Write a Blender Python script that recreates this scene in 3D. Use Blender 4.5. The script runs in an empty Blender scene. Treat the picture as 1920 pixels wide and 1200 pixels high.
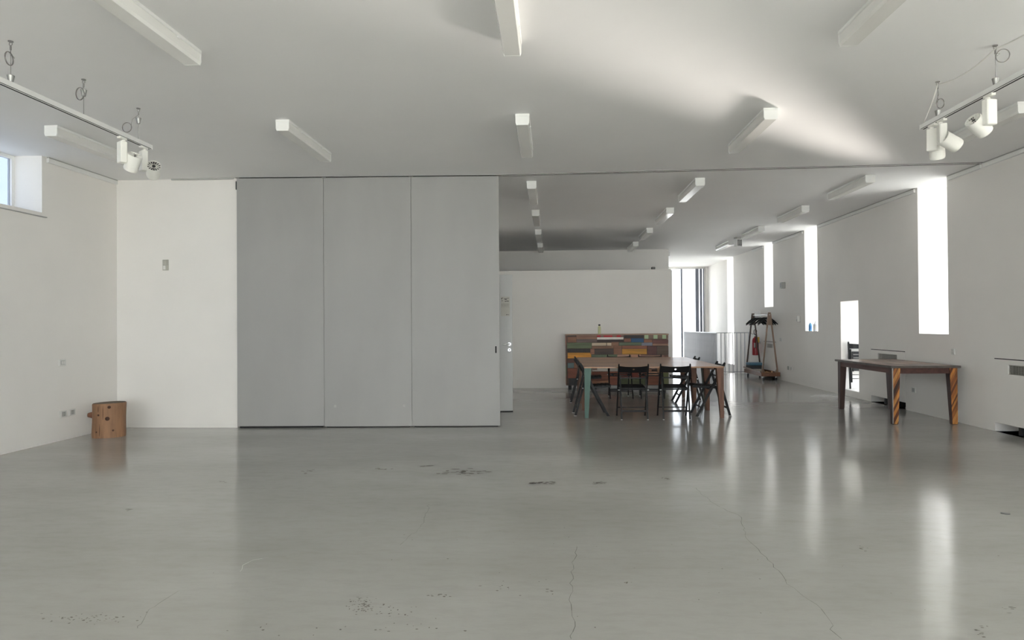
import bpy, bmesh, math, random
from mathutils import Vector, Matrix
random.seed(7)
PI = math.pi
SC = bpy.context.scene
COL = SC.collection

# ------------------------------------------------------------------ camera
F = 1300.0            # focal length in pixels of the 1920 x 1200 frame
H = 1.33              # eye height
CZ = 3.32             # ceiling height
RX, LX = 5.40, -5.83  # inner faces of the right and the left wall
FAR = 24.2            # far wall
yaw, pit, rol = math.atan(74 / F), math.atan(10.5 / F), 0.007
fw = Vector((-math.sin(yaw) * math.cos(pit), math.cos(yaw) * math.cos(pit), math.sin(pit)))
r0 = Vector((math.cos(yaw), math.sin(yaw), 0)); u0 = r0.cross(fw)
rt = math.cos(rol) * r0 - math.sin(rol) * u0
up = math.sin(rol) * r0 + math.cos(rol) * u0
EYE = Vector((0, 0, H))
cam = bpy.data.cameras.new('camera')
cam.sensor_width = 36; cam.lens = F * 36 / 1920; cam.clip_start = 0.05; cam.clip_end = 500
co = bpy.data.objects.new('camera', cam); COL.objects.link(co)
co.matrix_world = Matrix(((rt.x, up.x, -fw.x, EYE.x), (rt.y, up.y, -fw.y, EYE.y), (rt.z, up.z, -fw.z, EYE.z), (0, 0, 0, 1)))
SC.camera = co

def on(x, y, ax, v):
    d = fw + rt * ((x - 960) / F) - up * ((y - 600) / F)
    return EYE + d * ((v - EYE[ax]) / d[ax])
def fl(x, y): return on(x, y, 2, 0)
def ce(x, y): return on(x, y, 2, CZ)

# ------------------------------------------------------------------ light
SC.view_settings.view_transform = 'Standard'
SC.view_settings.look = 'None'
SC.view_settings.gamma = 1
SC.view_settings.use_curve_mapping = False
SC.view_settings.exposure = 0.82
w = bpy.data.worlds.new('sky'); SC.world = w; w.use_nodes = True
bg = w.node_tree.nodes['Background']
bg.inputs[0].default_value = (0.965, 0.982, 1.0, 1); bg.inputs[1].default_value = 5.6
try:
    SC.cycles.use_denoising = True
    SC.cycles.diffuse_bounces = 5
    SC.cycles.max_bounces = 8
except Exception: pass

def portal(name, c, n, sx, sy):
    l = bpy.data.lights.new(name, 'AREA'); l.shape = 'RECTANGLE'; l.size = sx; l.size_y = sy
    l.cycles.is_portal = True
    o = bpy.data.objects.new(name, l); COL.objects.link(o)
    o.location = c
    o.rotation_euler = Vector(n).to_track_quat('-Z', 'Y').to_euler()
    return o

sun = bpy.data.lights.new('sun', 'SUN'); sun.energy = 20; sun.angle = math.radians(.6); sun.color = (1.0, .98, .945)
suno = bpy.data.objects.new('sun', sun); COL.objects.link(suno)
suno.location = (20, -20, 60)
suno.rotation_euler = Vector((-.20, .25, -.95)).to_track_quat('-Z', 'Y').to_euler()
# area lamp added in the tall slit window recess for the sunlit ceiling patch
sp = bpy.data.lights.new('sun_patch_lamp', 'AREA'); sp.shape = 'RECTANGLE'; sp.size = .26; sp.size_y = 1.4; sp.energy = 4.6; sp.color = (1.0, 0.93, 0.85)
sp.spread = math.radians(15)
spo = bpy.data.objects.new('sun_patch_lamp', sp); COL.objects.link(spo)
spo.location = (5.50, 10.38, 1.98)
spo.rotation_euler = Vector((-.665, -.725, .205)).to_track_quat('-Z', 'Y').to_euler()

# ------------------------------------------------------------------ materials
def lin(c):
    return tuple(((v / 255) / 12.92 if v / 255 <= .04045 else ((v / 255 + .055) / 1.055) ** 2.4) for v in c)
MATS = {}
def mat(name, col, rough=.6, metal=0, var=.06, scale=6., bump=0., bscale=40., coat=0., stretch=(1, 1, 1), spec=.5, col2=None, detail=4.):
    if name in MATS: return MATS[name]
    m = bpy.data.materials.new(name); m.use_nodes = True; MATS[name] = m
    nt = m.node_tree; N = nt.nodes; L = nt.links; b = N['Principled BSDF']
    b.inputs['Roughness'].default_value = rough; b.inputs['Metallic'].default_value = metal
    b.inputs['Coat Weight'].default_value = coat; b.inputs['Coat Roughness'].default_value = .15
    b.inputs['Specular IOR Level'].default_value = spec
    tc = N.new('ShaderNodeTexCoord'); mp = N.new('ShaderNodeMapping'); L.new(tc.outputs['Object'], mp.inputs[0])
    mp.inputs['Scale'].default_value = stretch
    n = N.new('ShaderNodeTexNoise'); n.inputs['Scale'].default_value = scale; n.inputs['Detail'].default_value = detail
    L.new(mp.outputs[0], n.inputs['Vector'])
    rp = N.new('ShaderNodeValToRGB'); L.new(n.outputs['Fac'], rp.inputs[0])
    c1 = tuple(max(0, min(1, v * (1 - var))) for v in col)
    c2 = col2 if col2 else tuple(max(0, min(1, v * (1 + var))) for v in col)
    rp.color_ramp.elements[0].position = .3; rp.color_ramp.elements[1].position = .7
    rp.color_ramp.elements[0].color = (*c1, 1); rp.color_ramp.elements[1].color = (*c2, 1)
    L.new(rp.outputs[0], b.inputs['Base Color'])
    if bump:
        n2 = N.new('ShaderNodeTexNoise'); n2.inputs['Scale'].default_value = bscale; n2.inputs['Detail'].default_value = 3
        L.new(mp.outputs[0], n2.inputs['Vector'])
        bp = N.new('ShaderNodeBump'); bp.inputs['Strength'].default_value = bump; bp.inputs['Distance'].default_value = .01
        L.new(n2.outputs['Fac'], bp.inputs['Height']); L.new(bp.outputs[0], b.inputs['Normal'])
    return m
def wood(name, rgb, gain=1.0, axis=0, rough=.5, var=.28, coat=0.):
    c = tuple(min(.9, v * gain) for v in lin(rgb))
    st = [9., 9., 9.]; st[axis] = .9
    return mat(name, c, rough, 0, var, 3.0, .15, 12., coat, tuple(st))

WALL = mat('wall_paint', (.835, .808, .774), .75, var=.018, scale=1.4, bump=.04, bscale=60)
CEIL = mat('ceiling_paint', (.875, .868, .864), .8, var=.015, scale=1.0)
REVEAL = WALL
PANEL = mat('grey_panel_paint', (.35, .346, .336), .55, var=.05, scale=1.6, stretch=(1, 1, .35))
WHITE = mat('white_enamel', (.84, .84, .82), .35, var=.01)
DIFF = mat('white_acrylic', (.82, .81, .78), .16, var=.012)
SPOTW = mat('spot_white', (.85, .84, .79), .4, var=.01)
BLACK = mat('black_lacquer', (.009, .009, .010), .5, var=.2, scale=20, spec=.3)
DARK = mat('dark_gap', (.012, .012, .012), .8)
RUB = mat('black_rubber', (.015, .015, .016), .6)
STEEL = mat('brushed_steel', (.55, .55, .55), .28, 1, var=.04)
CHROME = mat('chrome', (.75, .75, .76), .12, 1, var=.02)
GREYP = mat('grey_plastic', (.42, .42, .40), .5)
PLAST = mat('white_plastic', (.72, .71, .68), .4, var=.01)
RAILM = mat('rail_steel', (.46, .46, .47), .4, .6, var=.05)
ALU = mat('window_aluminium', (.16, .17, .20), .4, .5, var=.05)
GRILL = mat('grille_metal', (.45, .43, .40), .5, .2)

# floor: polished grey resin, cloudy, slightly uneven gloss
def floor_mat():
    m = bpy.data.materials.new('polished_resin'); m.use_nodes = True
    nt = m.node_tree; N = nt.nodes; L = nt.links; b = N['Principled BSDF']
    tc = N.new('ShaderNodeTexCoord')
    n1 = N.new('ShaderNodeTexNoise'); n1.inputs['Scale'].default_value = .7; n1.inputs['Detail'].default_value = 6
    n2 = N.new('ShaderNodeTexNoise'); n2.inputs['Scale'].default_value = 9; n2.inputs['Detail'].default_value = 8; n2.inputs['Roughness'].default_value = .7
    mp = N.new('ShaderNodeMapping'); mp.inputs['Scale'].default_value = (.6, 1.6, 1)
    L.new(tc.outputs['Object'], mp.inputs[0]); L.new(mp.outputs[0], n1.inputs['Vector']); L.new(mp.outputs[0], n2.inputs['Vector'])
    r1 = N.new('ShaderNodeValToRGB'); L.new(n1.outputs['Fac'], r1.inputs[0])
    r1.color_ramp.elements[0].position = .3; r1.color_ramp.elements[0].color = (.335, .329, .310, 1)
    r1.color_ramp.elements[1].position = .72; r1.color_ramp.elements[1].color = (.392, .388, .372, 1)
    mx = N.new('ShaderNodeMix'); mx.data_type = 'RGBA'; mx.blend_type = 'MULTIPLY'; mx.inputs[0].default_value = .35
    r2 = N.new('ShaderNodeValToRGB'); L.new(n2.outputs['Fac'], r2.inputs[0])
    r2.color_ramp.elements[0].position = .25; r2.color_ramp.elements[0].color = (.72, .71, .68, 1)
    r2.color_ramp.elements[1].position = .55; r2.color_ramp.elements[1].color = (1, 1, 1, 1)
    L.new(r1.outputs[0], mx.inputs[6]); L.new(r2.outputs[0], mx.inputs[7]); L.new(mx.outputs[2], b.inputs['Base Color'])
    rr = N.new('ShaderNodeMapRange'); L.new(n1.outputs['Fac'], rr.inputs[0]); rr.inputs[3].default_value = .10; rr.inputs[4].default_value = .18
    L.new(rr.outputs[0], b.inputs['Roughness'])
    b.inputs['Specular IOR Level'].default_value = .34
    return m
FLOOR = floor_mat()
def glass_mat(name='window_glass', tr=(.95, .97, .97)):
    m = bpy.data.materials.new(name); m.use_nodes = True
    nt = m.node_tree; N = nt.nodes; L = nt.links; N.remove(N['Principled BSDF'])
    t = N.new('ShaderNodeBsdfTransparent'); t.inputs[0].default_value = (*tr, 1)
    g = N.new('ShaderNodeBsdfGlossy'); g.inputs['Roughness'].default_value = .02
    mx = N.new('ShaderNodeMixShader'); mx.inputs[0].default_value = .06
    L.new(t.outputs[0], mx.inputs[1]); L.new(g.outputs[0], mx.inputs[2]); L.new(mx.outputs[0], N['Material Output'].inputs[0])
    return m
GLASS = glass_mat()
DIMGLASS = glass_mat('dimming_glass', (.67, .69, .71))  # tint added to dim the daylight through the right and far windows
DIMGLASSB = glass_mat('dimming_glass_blue', (.30, .33, .38))  # stronger tint added to dim the left clerestory

# ------------------------------------------------------------------ mesh helpers
class MB:
    def __init__(s): s.v = []; s.f = []; s.sm = []
    def add(s, vs, fs, smooth=False):
        o = len(s.v); s.v += [tuple(v) for v in vs]
        for f in fs: s.f.append(tuple(i + o for i in f)); s.sm.append(smooth)
        return s
    def box(s, a, b):
        x0, y0, z0 = (min(a[i], b[i]) for i in range(3)); x1, y1, z1 = (max(a[i], b[i]) for i in range(3))
        return s.add([(x0, y0, z0), (x1, y0, z0), (x1, y1, z0), (x0, y1, z0), (x0, y0, z1), (x1, y0, z1), (x1, y1, z1), (x0, y1, z1)],
                     [(0, 3, 2, 1), (4, 5, 6, 7), (0, 1, 5, 4), (1, 2, 6, 5), (2, 3, 7, 6), (3, 0, 4, 7)])
    def cbox(s, a, b, c=.004):   # box with chamfered vertical-to-horizontal edges all round
        x0, y0, z0 = (min(a[i], b[i]) for i in range(3)); x1, y1, z1 = (max(a[i], b[i]) for i in range(3))
        c = min(c, (x1 - x0) * .45, (y1 - y0) * .45, (z1 - z0) * .45)
        bm = bmesh.new(); bmesh.ops.create_cube(bm, size=1)
        for v in bm.verts:
            v.co = Vector(((x0 + x1) / 2 + v.co.x * (x1 - x0), (y0 + y1) / 2 + v.co.y * (y1 - y0), (z0 + z1) / 2 + v.co.z * (z1 - z0)))
        bmesh.ops.bevel(bm, geom=bm.edges[:], offset=c, segments=1, affect='EDGES')
        bm.verts.ensure_lookup_table(); bm.verts.index_update()
        s.add([v.co[:] for v in bm.verts], [[v.index for v in f.verts] for f in bm.faces]); bm.free(); return s
    def bar(s, p, q, w0, d0, w1=None, d1=None, ref=(1, 0, 0)):
        p = Vector(p); q = Vector(q); w1 = w0 if w1 is None else w1; d1 = d0 if d1 is None else d1
        t = (q - p).normalized(); a = Vector(ref); a = (a - t * a.dot(t)).normalized(); b = t.cross(a)
        vs = []
        for c, ww, dd in ((p, w0, d0), (q, w1, d1)):
            for sx, sy in ((-1, -1), (1, -1), (1, 1), (-1, 1)): vs.append(c + a * sx * ww / 2 + b * sy * dd / 2)
        return s.add(vs, [(3, 2, 1, 0), (4, 5, 6, 7), (0, 1, 5, 4), (1, 2, 6, 5), (2, 3, 7, 6), (3, 0, 4, 7)])
    def tube(s, pts, r, n=8, closed=False, caps=True):
        pts = [Vector(p) for p in pts]; k = len(pts); rings = []
        a = None
        for i, p in enumerate(pts):
            if closed: t = pts[(i + 1) % k] - pts[i - 1]
            else: t = pts[min(i + 1, k - 1)] - pts[max(i - 1, 0)]
            t.normalize()
            if a is None: a = Vector((0, 0, 1)) if abs(t.z) < .9 else Vector((1, 0, 0))
            a = (a - t * a.dot(t)).normalized(); b = t.cross(a)
            rr = r[i] if isinstance(r, (list, tuple)) else r
            rings.append([p + (a * math.cos(2 * PI * j / n) + b * math.sin(2 * PI * j / n)) * rr for j in range(n)])
        vs = [v for g in rings for v in g]; fs = []
        for i in range(k if closed else k - 1):
            i2 = (i + 1) % k
            for j in range(n): fs.append((i * n + j, i * n + (j + 1) % n, i2 * n + (j + 1) % n, i2 * n + j))
        s.add(vs, fs, True)
        if caps and not closed:
            s.add(rings[0], [tuple(range(n))[::-1]]); s.add(rings[-1], [tuple(range(n))])
        return s
    def cyl(s, p, q, r0, r1=None, n=20): return s.tube([p, q], [r0, r0 if r1 is None else r1], n)
    def lathe(s, prof, c=(0, 0, 0), n=24):
        for (ra, za), (rb, zb) in zip(prof[:-1], prof[1:]):
            vs = [(c[0] + r * math.cos(2 * PI * j / n), c[1] + r * math.sin(2 * PI * j / n), c[2] + z) for r, z in ((ra, za), (rb, zb)) for j in range(n)]
            s.add(vs, [(j, (j + 1) % n, n + (j + 1) % n, n + j) for j in range(n)], True)
        return s
    def prism(s, poly, a, b):    # poly: list of 3D points (planar), extruded by vector from a to b offset
        d = Vector(b) - Vector(a); n = len(poly)
        vs = [Vector(p) for p in poly] + [Vector(p) + d for p in poly]
        return s.add(vs, [tuple(range(n))[::-1], tuple(range(n, 2 * n))] + [(i, (i + 1) % n, n + (i + 1) % n, n + i) for i in range(n)])
    def build(s, name, m, parent=None, loc=None):
        me = bpy.data.meshes.new(name); me.from_pydata(s.v, [], s.f); me.update()
        bm = bmesh.new(); bm.from_mesh(me); bmesh.ops.recalc_face_normals(bm, faces=bm.faces); bm.to_mesh(me); bm.free()
        me.polygons.foreach_set('use_smooth', s.sm)
        me.materials.append(m)
        o = bpy.data.objects.new(name, me); COL.objects.link(o)
        if loc: o.location = loc
        if parent: o.parent = parent
        return o
def tag(o, label, cat, group=None):
    o['label'] = label; o['category'] = cat
    if group: o['group'] = group
    return o
def thing(name, label, cat, loc=(0, 0, 0), rz=0., group=None):
    o = bpy.data.objects.new(name, None); o.empty_display_size = .1; COL.objects.link(o)
    o.location = loc; o.rotation_euler = (0, 0, rz)
    return tag(o, label, cat, group)
def struct(o): o['kind'] = 'structure'; return o
def copy_tree(o, parent=None):
    c = o.copy(); COL.objects.link(c); c.parent = parent
    for ch in [x for x in COL.objects if x.parent == o]: copy_tree(ch, c)
    return c

# a wall of thickness t on plane axis-const with holes; coordinates (s = along, z = up)
def wall(name, m, P, s0, s1, z0, z1, t, holes, parent=None):
    """P(s, d, z) -> point, d = depth into the wall. holes: (s0, s1, z0, z1, depth or None = through)"""
    S = sorted({s0, s1, *[h[0] for h in holes], *[h[1] for h in holes]}); Z = sorted({z0, z1, *[h[2] for h in holes], *[h[3] for h in holes]})
    mb = MB()
    def dep(i, j):
        if not (0 <= i < len(S) - 1 and 0 <= j < len(Z) - 1): return 'out'
        a, b = (S[i] + S[i + 1]) / 2, (Z[j] + Z[j + 1]) / 2
        for h in holes:
            if h[0] < a < h[1] and h[2] < b < h[3]: return t if h[4] is None else h[4]
        return 0.
    for i in range(len(S) - 1):
        for j in range(len(Z) - 1):
            d = dep(i, j); a, b, c, e = S[i], S[i + 1], Z[j], Z[j + 1]
            if d < t:
                mb.add([P(a, d, c), P(b, d, c), P(b, d, e), P(a, d, e)], [(0, 1, 2, 3)])
                mb.add([P(a, t, c), P(b, t, c), P(b, t, e), P(a, t, e)], [(3, 2, 1, 0)])
            for (ni, nj, q) in ((i + 1, j, ((b, c), (b, e))), (i, j + 1, ((a, e), (b, e)))):
                d2 = dep(ni, nj)
                if d2 == 'out': d2 = t
                if d2 != d: mb.add([P(q[0][0], d, q[0][1]), P(q[1][0], d, q[1][1]), P(q[1][0], d2, q[1][1]), P(q[0][0], d2, q[0][1])], [(0, 1, 2, 3)])
            if i == 0 and d < t: mb.add([P(a, d, c), P(a, d, e), P(a, t, e), P(a, t, c)], [(0, 1, 2, 3)])
            if j == 0 and d < t: mb.add([P(a, d, c), P(b, d, c), P(b, t, c), P(a, t, c)], [(0, 1, 2, 3)])
    me = bpy.data.meshes.new(name); me.from_pydata(mb.v, [], mb.f); me.update()
    bm = bmesh.new(); bm.from_mesh(me); bmesh.ops.remove_doubles(bm, verts=bm.verts, dist=1e-5); bm.to_mesh(me); bm.free()
    me.materials.append(m); o = bpy.data.objects.new(name, me); COL.objects.link(o)
    if parent: o.parent = parent
    return struct(o)

# ------------------------------------------------------------------ structure
BACK = -6.2
WT = .60
WELL = (4.47, RX, 19.06, FAR)   # stairwell opening
fm = MB()
fm.box((LX - .4, BACK - .3, -.25), (RX + WT, WELL[2], 0)).box((LX - .4, WELL[2], -.25), (WELL[0], FAR + .3, 0))
floor = struct(fm.build('floor', FLOOR))
ceiling = struct(MB().box((LX - .4, BACK - .3, CZ), (RX + WT, FAR + .3, CZ + .3)).build('ceiling', CEIL))

FC = [(7.40, 8.80), (10.94, 12.08), (17.05, 18.02)]    # fan coil niches in the right wall (Y range)
WIN = {1: (9.77, 10.53, 1.17, CZ), 2: (12.545, 13.295, .115, 1.735), 3: (14.40, 15.11, 1.17, CZ), 4: (17.225, 17.92, 1.747, CZ), 5: (20.90, 21.65, .12, CZ)}
holes = [(a, b, c, d, None) for a, b, c, d in WIN.values()] + [(a, b, 0., .893, .28) for a, b in FC]
RB = [(3.9, 4.66, 1.17, CZ), (.4, 1.5, .3, CZ), (-2.8, -1.5, .3, CZ), (-5.6, -4.2, .3, CZ)]  # unseen windows nearer and behind the camera, added for fill light
holes += [(*q, None) for q in RB]
wr = wall('wall_right', WALL, lambda s, d, z: (RX + d, s, z), BACK - .3, FAR + .3, -3., CZ, WT, holes)
LWIN = (4.6, 7.63, 2.665, CZ)
wl = wall('wall_left', WALL, lambda s, d, z: (LX - d, s, z), BACK - .3, FAR + .3, 0, CZ, .40, [(*LWIN, None), (12.2, 14.3, 2.0, 3.25, None)])
RW = (-5.4, 5.0, .08, 2.95)  # unseen rear window, put in and sized to light the room
wrear = wall('wall_rear', WALL, lambda s, d, z: (s, BACK - d, z), LX, RX, 0, CZ, .3, [(*RW, None)])
wfar = wall('wall_far', WALL, lambda s, d, z: (s, FAR + d, z), LX, RX, -3., CZ, .3, [(2.2, 5.31, 0.05, 3.285, None)])
struct(MB().box((LX, 9.0, 0), (-4.172, 9.22, CZ)).build('wall_back', WALL))
struct(MB().box((LX, 18.5, 0), (3.10, 18.68, CZ)).build('wall_upper', WALL))
wp = struct(MB().box((LX, 14.74, 0), (2.54, 14.92, 2.478)).box((2.36, 14.92, 0), (2.54, 18.5, 2.478)).build('wall_partition', WALL))
MB().cbox((LX, 14.735, 2.478), (2.52, 15.0, 2.496), .003).build('wall_cap', WALL, wp)
struct(MB().box((LX, 10.74, 0), (-1.53, 10.86, 2.478)).build('wall_closet', WALL))
struct(MB().box((WELL[0] - .12, WELL[2] - .12, -3), (RX, WELL[2], -.25)).box((WELL[0] - .12, WELL[2], -3), (WELL[0], FAR, -.25)).box((WELL[0], WELL[2], -3.2), (RX, FAR, -3)).build('wall_stairwell', WALL))
GROUND = mat('pale_gravel', (.55, .53, .48), .9, var=.1, scale=3)
struct(MB().box((-60, -60, -3.6), (80, 90, -3.3)).build('floor_outside', GROUND))

# windows (frame + pane at the outer face)
def win(n, P, s0, s1, z0, z1, d, mull=(), fwid=.04, fm=None, gm=None, mm=None):
    fm = fm or ALU; gm = gm or GLASS; mm = mm or fm
    o = MB()
    g = MB()
    def b(a0, a1, c0, c1, dd=.05, mbx=None):
        p = P(a0, d, c0); q = P(a1, d + dd, c1); (mbx or o).box(p, q)
    b(s0, s0 + fwid, z0, z1); b(s1 - fwid, s1, z0, z1); b(s0 + fwid, s1 - fwid, z0, z0 + fwid); b(s0 + fwid, s1 - fwid, z1 - fwid, z1)
    fr = o.build('window_%d' % n, fm); struct(fr)
    for (m0, m1) in mull:
        k = MB(); k.box(P(m0, d - .015, z0 + fwid), P(m1, d + .06, z1 - fwid)); k.build('mullion', mm, fr)
    e = [s0 + fwid] + [x for mm in mull for x in mm] + [s1 - fwid]
    for i in range(0, len(e), 2):
        if e[i + 1] - e[i] < .015: continue
        k = MB(); k.box(P(e[i], d + .022, z0 + fwid), P(e[i + 1], d + .028, z1 - fwid)); k.build('pane', gm, fr)
    return fr
PR = lambda s, d, z: (RX + d, s, z)
for n, (a, b, c, d) in WIN.items():
    win(n, PR, a, b, c, d, WT - .06, fm=WHITE, gm=DIMGLASS)
    portal('daylight', (RX + WT + .03, (a + b) / 2, (c + d) / 2), (-1, 0, 0), d - c, b - a)
for i, (a, b, c, d) in enumerate(RB):
    win(6 + i, PR, a, b, c, d, WT - .06, fm=WHITE)
    portal('daylight', (RX + WT + .03, (a + b) / 2, (c + d) / 2), (-1, 0, 0), d - c, b - a)
win(14, lambda s, d, z: (LX - d, s, z), *LWIN, .33, mull=[(x - .02, x + .02) for x in (6.1,)], fm=WHITE, gm=DIMGLASSB)
portal('daylight', (LX - .45, (LWIN[0] + LWIN[1]) / 2, (LWIN[2] + LWIN[3]) / 2), (1, 0, 0), .655, LWIN[1] - LWIN[0])
win(10, lambda s, d, z: (s, BACK - d, z), *RW, .12, mull=[(x - .03, x + .03) for x in (-2.8, -1.05, .7, 2.45)])
portal('daylight', (-.2, BACK - .33, 1.515), (0, 1, 0), 10.4, 2.87)
wf = win(11, lambda s, d, z: (s, FAR + d, z), 2.2, 5.31, .05, 3.285, .12, mull=[(4.485, 4.54), (4.985, 5.10), (5.135, 5.215)], fm=WHITE, gm=DIMGLASS, mm=ALU)
MB().box((5.245, FAR + .105, .09), (5.275, FAR + .18, 3.245)).build('mullion', ALU, wf)
portal('daylight', (3.75, FAR + .34, 1.67), (0, -1, 0), 3.1, 3.2)
win(12, lambda s, d, z: (LX - d, s, z), 12.2, 14.3, 2.0, 3.25, .33, mull=[(13.23, 13.27)], fm=WHITE)  # window hidden by the sliding leaves, added to brighten the far room
portal('daylight', (LX - .45, 13.25, 2.625), (1, 0, 0), 1.25, 2.1)
# sill strip under the long clerestory
MB().cbox((LX - .02, 4.55, 2.612), (LX + .02, 7.69, 2.622), .002).build('window_sill', GREYP, wl)

# cable trunking along the ceiling edges
def trunk(n, x0, x1, ya, yb):
    o = MB().cbox((x0, ya, CZ - .062), (x1, yb, CZ - .012), .003).build('trim_%d' % n, WHITE)
    MB().box((x0 + (.003 if x0 < 0 else -.0), ya + .005, CZ - .012), (x1 - (.0 if x0 < 0 else .003), yb - .005, CZ)).build('trunking_back', GREYP, o)
    struct(o)
trunk(1, LX, LX + .03, 7.70, 8.98)
for i, (a, b) in enumerate(((5.0, 8.93), (8.99, 9.72), (10.58, 14.33), (15.18, 17.17), (17.98, 18.9))): trunk(2 + i, RX - .03, RX, a, b)
# sliding door track let into the ceiling: two dark grooves with a pale strip
def seg(p, q, off, wdt, zt, mbx):
    p = Vector(p); q = Vector(q); t = (q - p).normalized(); nrm = Vector((-t.y, t.x))
    a, b = p + nrm * (off - wdt / 2), p + nrm * (off + wdt / 2); c, d = q + nrm * (off + wdt / 2), q + nrm * (off - wdt / 2)
    mbx.prism([(a.x, a.y, zt), (d.x, d.y, zt), (c.x, c.y, zt), (b.x, b.y, zt)], (0, 0, 0), (0, 0, CZ - zt + .01))
TP = [(-5.0, 9.0), (-4.172, 8.995), (-.672, 9.14), (5.37, 8.96)]
tk = MB()
for p, q in zip(TP[1:-1], TP[2:]): seg(p, q, 0, .10, CZ - .002, tk)
trk = struct(tk.build('trim_7', CEIL))
for off in (-.035, .035):
    g = MB()
    for p, q in zip(TP[1:-1], TP[2:]): seg(p, q, off, .020, CZ - .0035, g)
    g.build('groove', mat('groove_dark', (.03, .03, .028), .8), trk)
g = MB(); seg((-5.05, 8.985), (-4.2, 8.985), -.02, .02, CZ - .02, g); g.build('groove', GREYP, trk)

# ------------------------------------------------------------------ sliding partition of three leaves
A = Vector((-4.160, 8.985, 0)); B = Vector((-.684, 9.15, 0)); T = (B - A).normalized(); ang = math.atan2(T.y, T.x); LEN = (B - A).length
cuts = [0, LEN * (607 - 441) / 497.5 - .006, LEN * (772 - 441) / 497.5, LEN]
names = ['pale grey sliding partition leaf beside the white wall', 'pale grey sliding partition leaf between the two other leaves', 'pale grey sliding partition leaf with an oblong pull beside the open door']
for i in range(3):
    t = thing('sliding_partition', names[i], 'partition', A + T * cuts[i], ang, 'grey sliding partition leaves')
    W = cuts[i + 1] - cuts[i]
    zb = .022 if i == 0 else .012
    MB().cbox((.0015, -.025, zb), (W - .0015, .025, CZ - .012), .002).build('leaf', PANEL, t)
    MB().box((.03, -.012, CZ - .02), (W - .03, .012, CZ - .004)).build('top_guide', DARK, t)
    MB().box((.03, -.012, 0), (W - .03, .012, zb + .002)).build('gap_shade', DARK, t)  # dark strip put in for the shade of the gap under the leaf
    if i == 2:
        hx = W - .052
        pl = MB().prism([(hx + .017 * math.cos(a) , -.0262, 1.015 + (.036 if math.sin(a) > 0 else -.036) + .017 * math.sin(a)) for a in [2 * PI * (k + .5) / 20 for k in range(20)]], (0, 0, 0), (0, .004, 0)).build('pull_rim', GREYP, t)
        MB().prism([(hx + .011 * math.cos(a) , -.0272, 1.015 + (.036 if math.sin(a) > 0 else -.036) + .011 * math.sin(a)) for a in [2 * PI * (k + .5) / 20 for k in range(20)]], (0, 0, 0), (0, .004, 0)).build('pull_recess', DARK, pl)
    if i == 0:
        MB().cbox((-.010, -.03, CZ - .16), (.003, .0, CZ - .05), .002).build('latch', DARK, t)
    # pencil-small pulls and scuffs near the foot
    if i > 0:
        px = .10 if i == 1 else W * .55
        if i == 2: px = -.12 + .0
    if i == 1:
        for sx in (.13, W - .12):
            MB().cbox((sx, -.028, .265), (sx + .03, -.024, .30), .001).build('screw_plate', GREYP, t)

# ------------------------------------------------------------------ open door leaf behind the partition
dr = thing('room_door', 'white door leaf standing open with a notice taped on it', 'door', (-1.52, 10.70, 0), .028)
MB().cbox((0, -.022, .012), (.915, .022, 2.12), .003).build('leaf', mat('door_white', (.66, .66, .65), .4, var=.01), dr)
MB().box((.002, -.015, 0), (.913, .015, .014)).build('gap_strip', DARK, dr)  # dark strip filling the gap below the door leaf
hd = MB().cyl((.868, -.022, 1.045), (.868, -.034, 1.045), .026).build('handle_rose', STEEL, dr)
MB().tube([(.868, -.034, 1.045), (.868, -.07, 1.045), (.855, -.078, 1.045), (.76, -.078, 1.045)], .0095, 8).build('lever', STEEL, hd)
lk = MB().cyl((.868, -.022, .955), (.868, -.032, .955), .026).build('lock_rose', STEEL, dr)
MB().cbox((.863, -.034, .942), (.873, -.031, .966), .001).build('keyhole', DARK, lk)
for z in (.25, 1.05, 1.87): MB().cyl((-.008, 0, z - .05), (-.008, 0, z + .05), .009, n=10).build('hinge', STEEL, dr)
PAPER = mat('notice_paper', (.62, .60, .55), .8, var=.01)
INK = mat('notice_ink', (.14, .13, .12), .8)
INKL = mat('notice_ink_pale', (.40, .38, .35), .8)
nt_ = thing('paper_notice', 'grey paper notice with small print taped on the door', 'notice', (-1.52, 10.70, 0), .028)
nx0, nx1, nz0, nz1 = .738, .878, 1.478, 1.778
MB().box((nx0, -.0245, nz0), (nx1, -.0225, nz1)).build('sheet', PAPER, nt_)
ink = MB(); inkl = MB(); rn = random.Random(3)
for (x, z, wd, hh) in [(.745, 1.738, .012, .02), (.76, 1.752, .014, .01), (.79, 1.742, .045, .008), (.80, 1.730, .03, .01), (.835, 1.750, .03, .007), (.755, 1.71, .012, .012), (.80, 1.70, .022, .012), (.825, 1.703, .04, .012), (.822, 1.494, .012, .014), (.838, 1.497, .028, .006)]:
    ink.box((x, -.0252, z), (x + wd, -.0246, z + hh))
for k in range(6):
    x = .746
    while x < .862:
        wd = rn.uniform(.006, .018); inkl.box((x, -.0252, 1.668 - k * .0085), (min(x + wd, .868), -.0246, 1.672 - k * .0085)); x += wd + .003
for k in range(1): inkl.box((.742, -.0252, 1.612), (.874, -.0246, 1.6145))
for o_ in (ink.build('heading_print', INK, nt_), inkl.build('small_print', INKL, nt_)): o_['kind'] = 'stuff'

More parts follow.
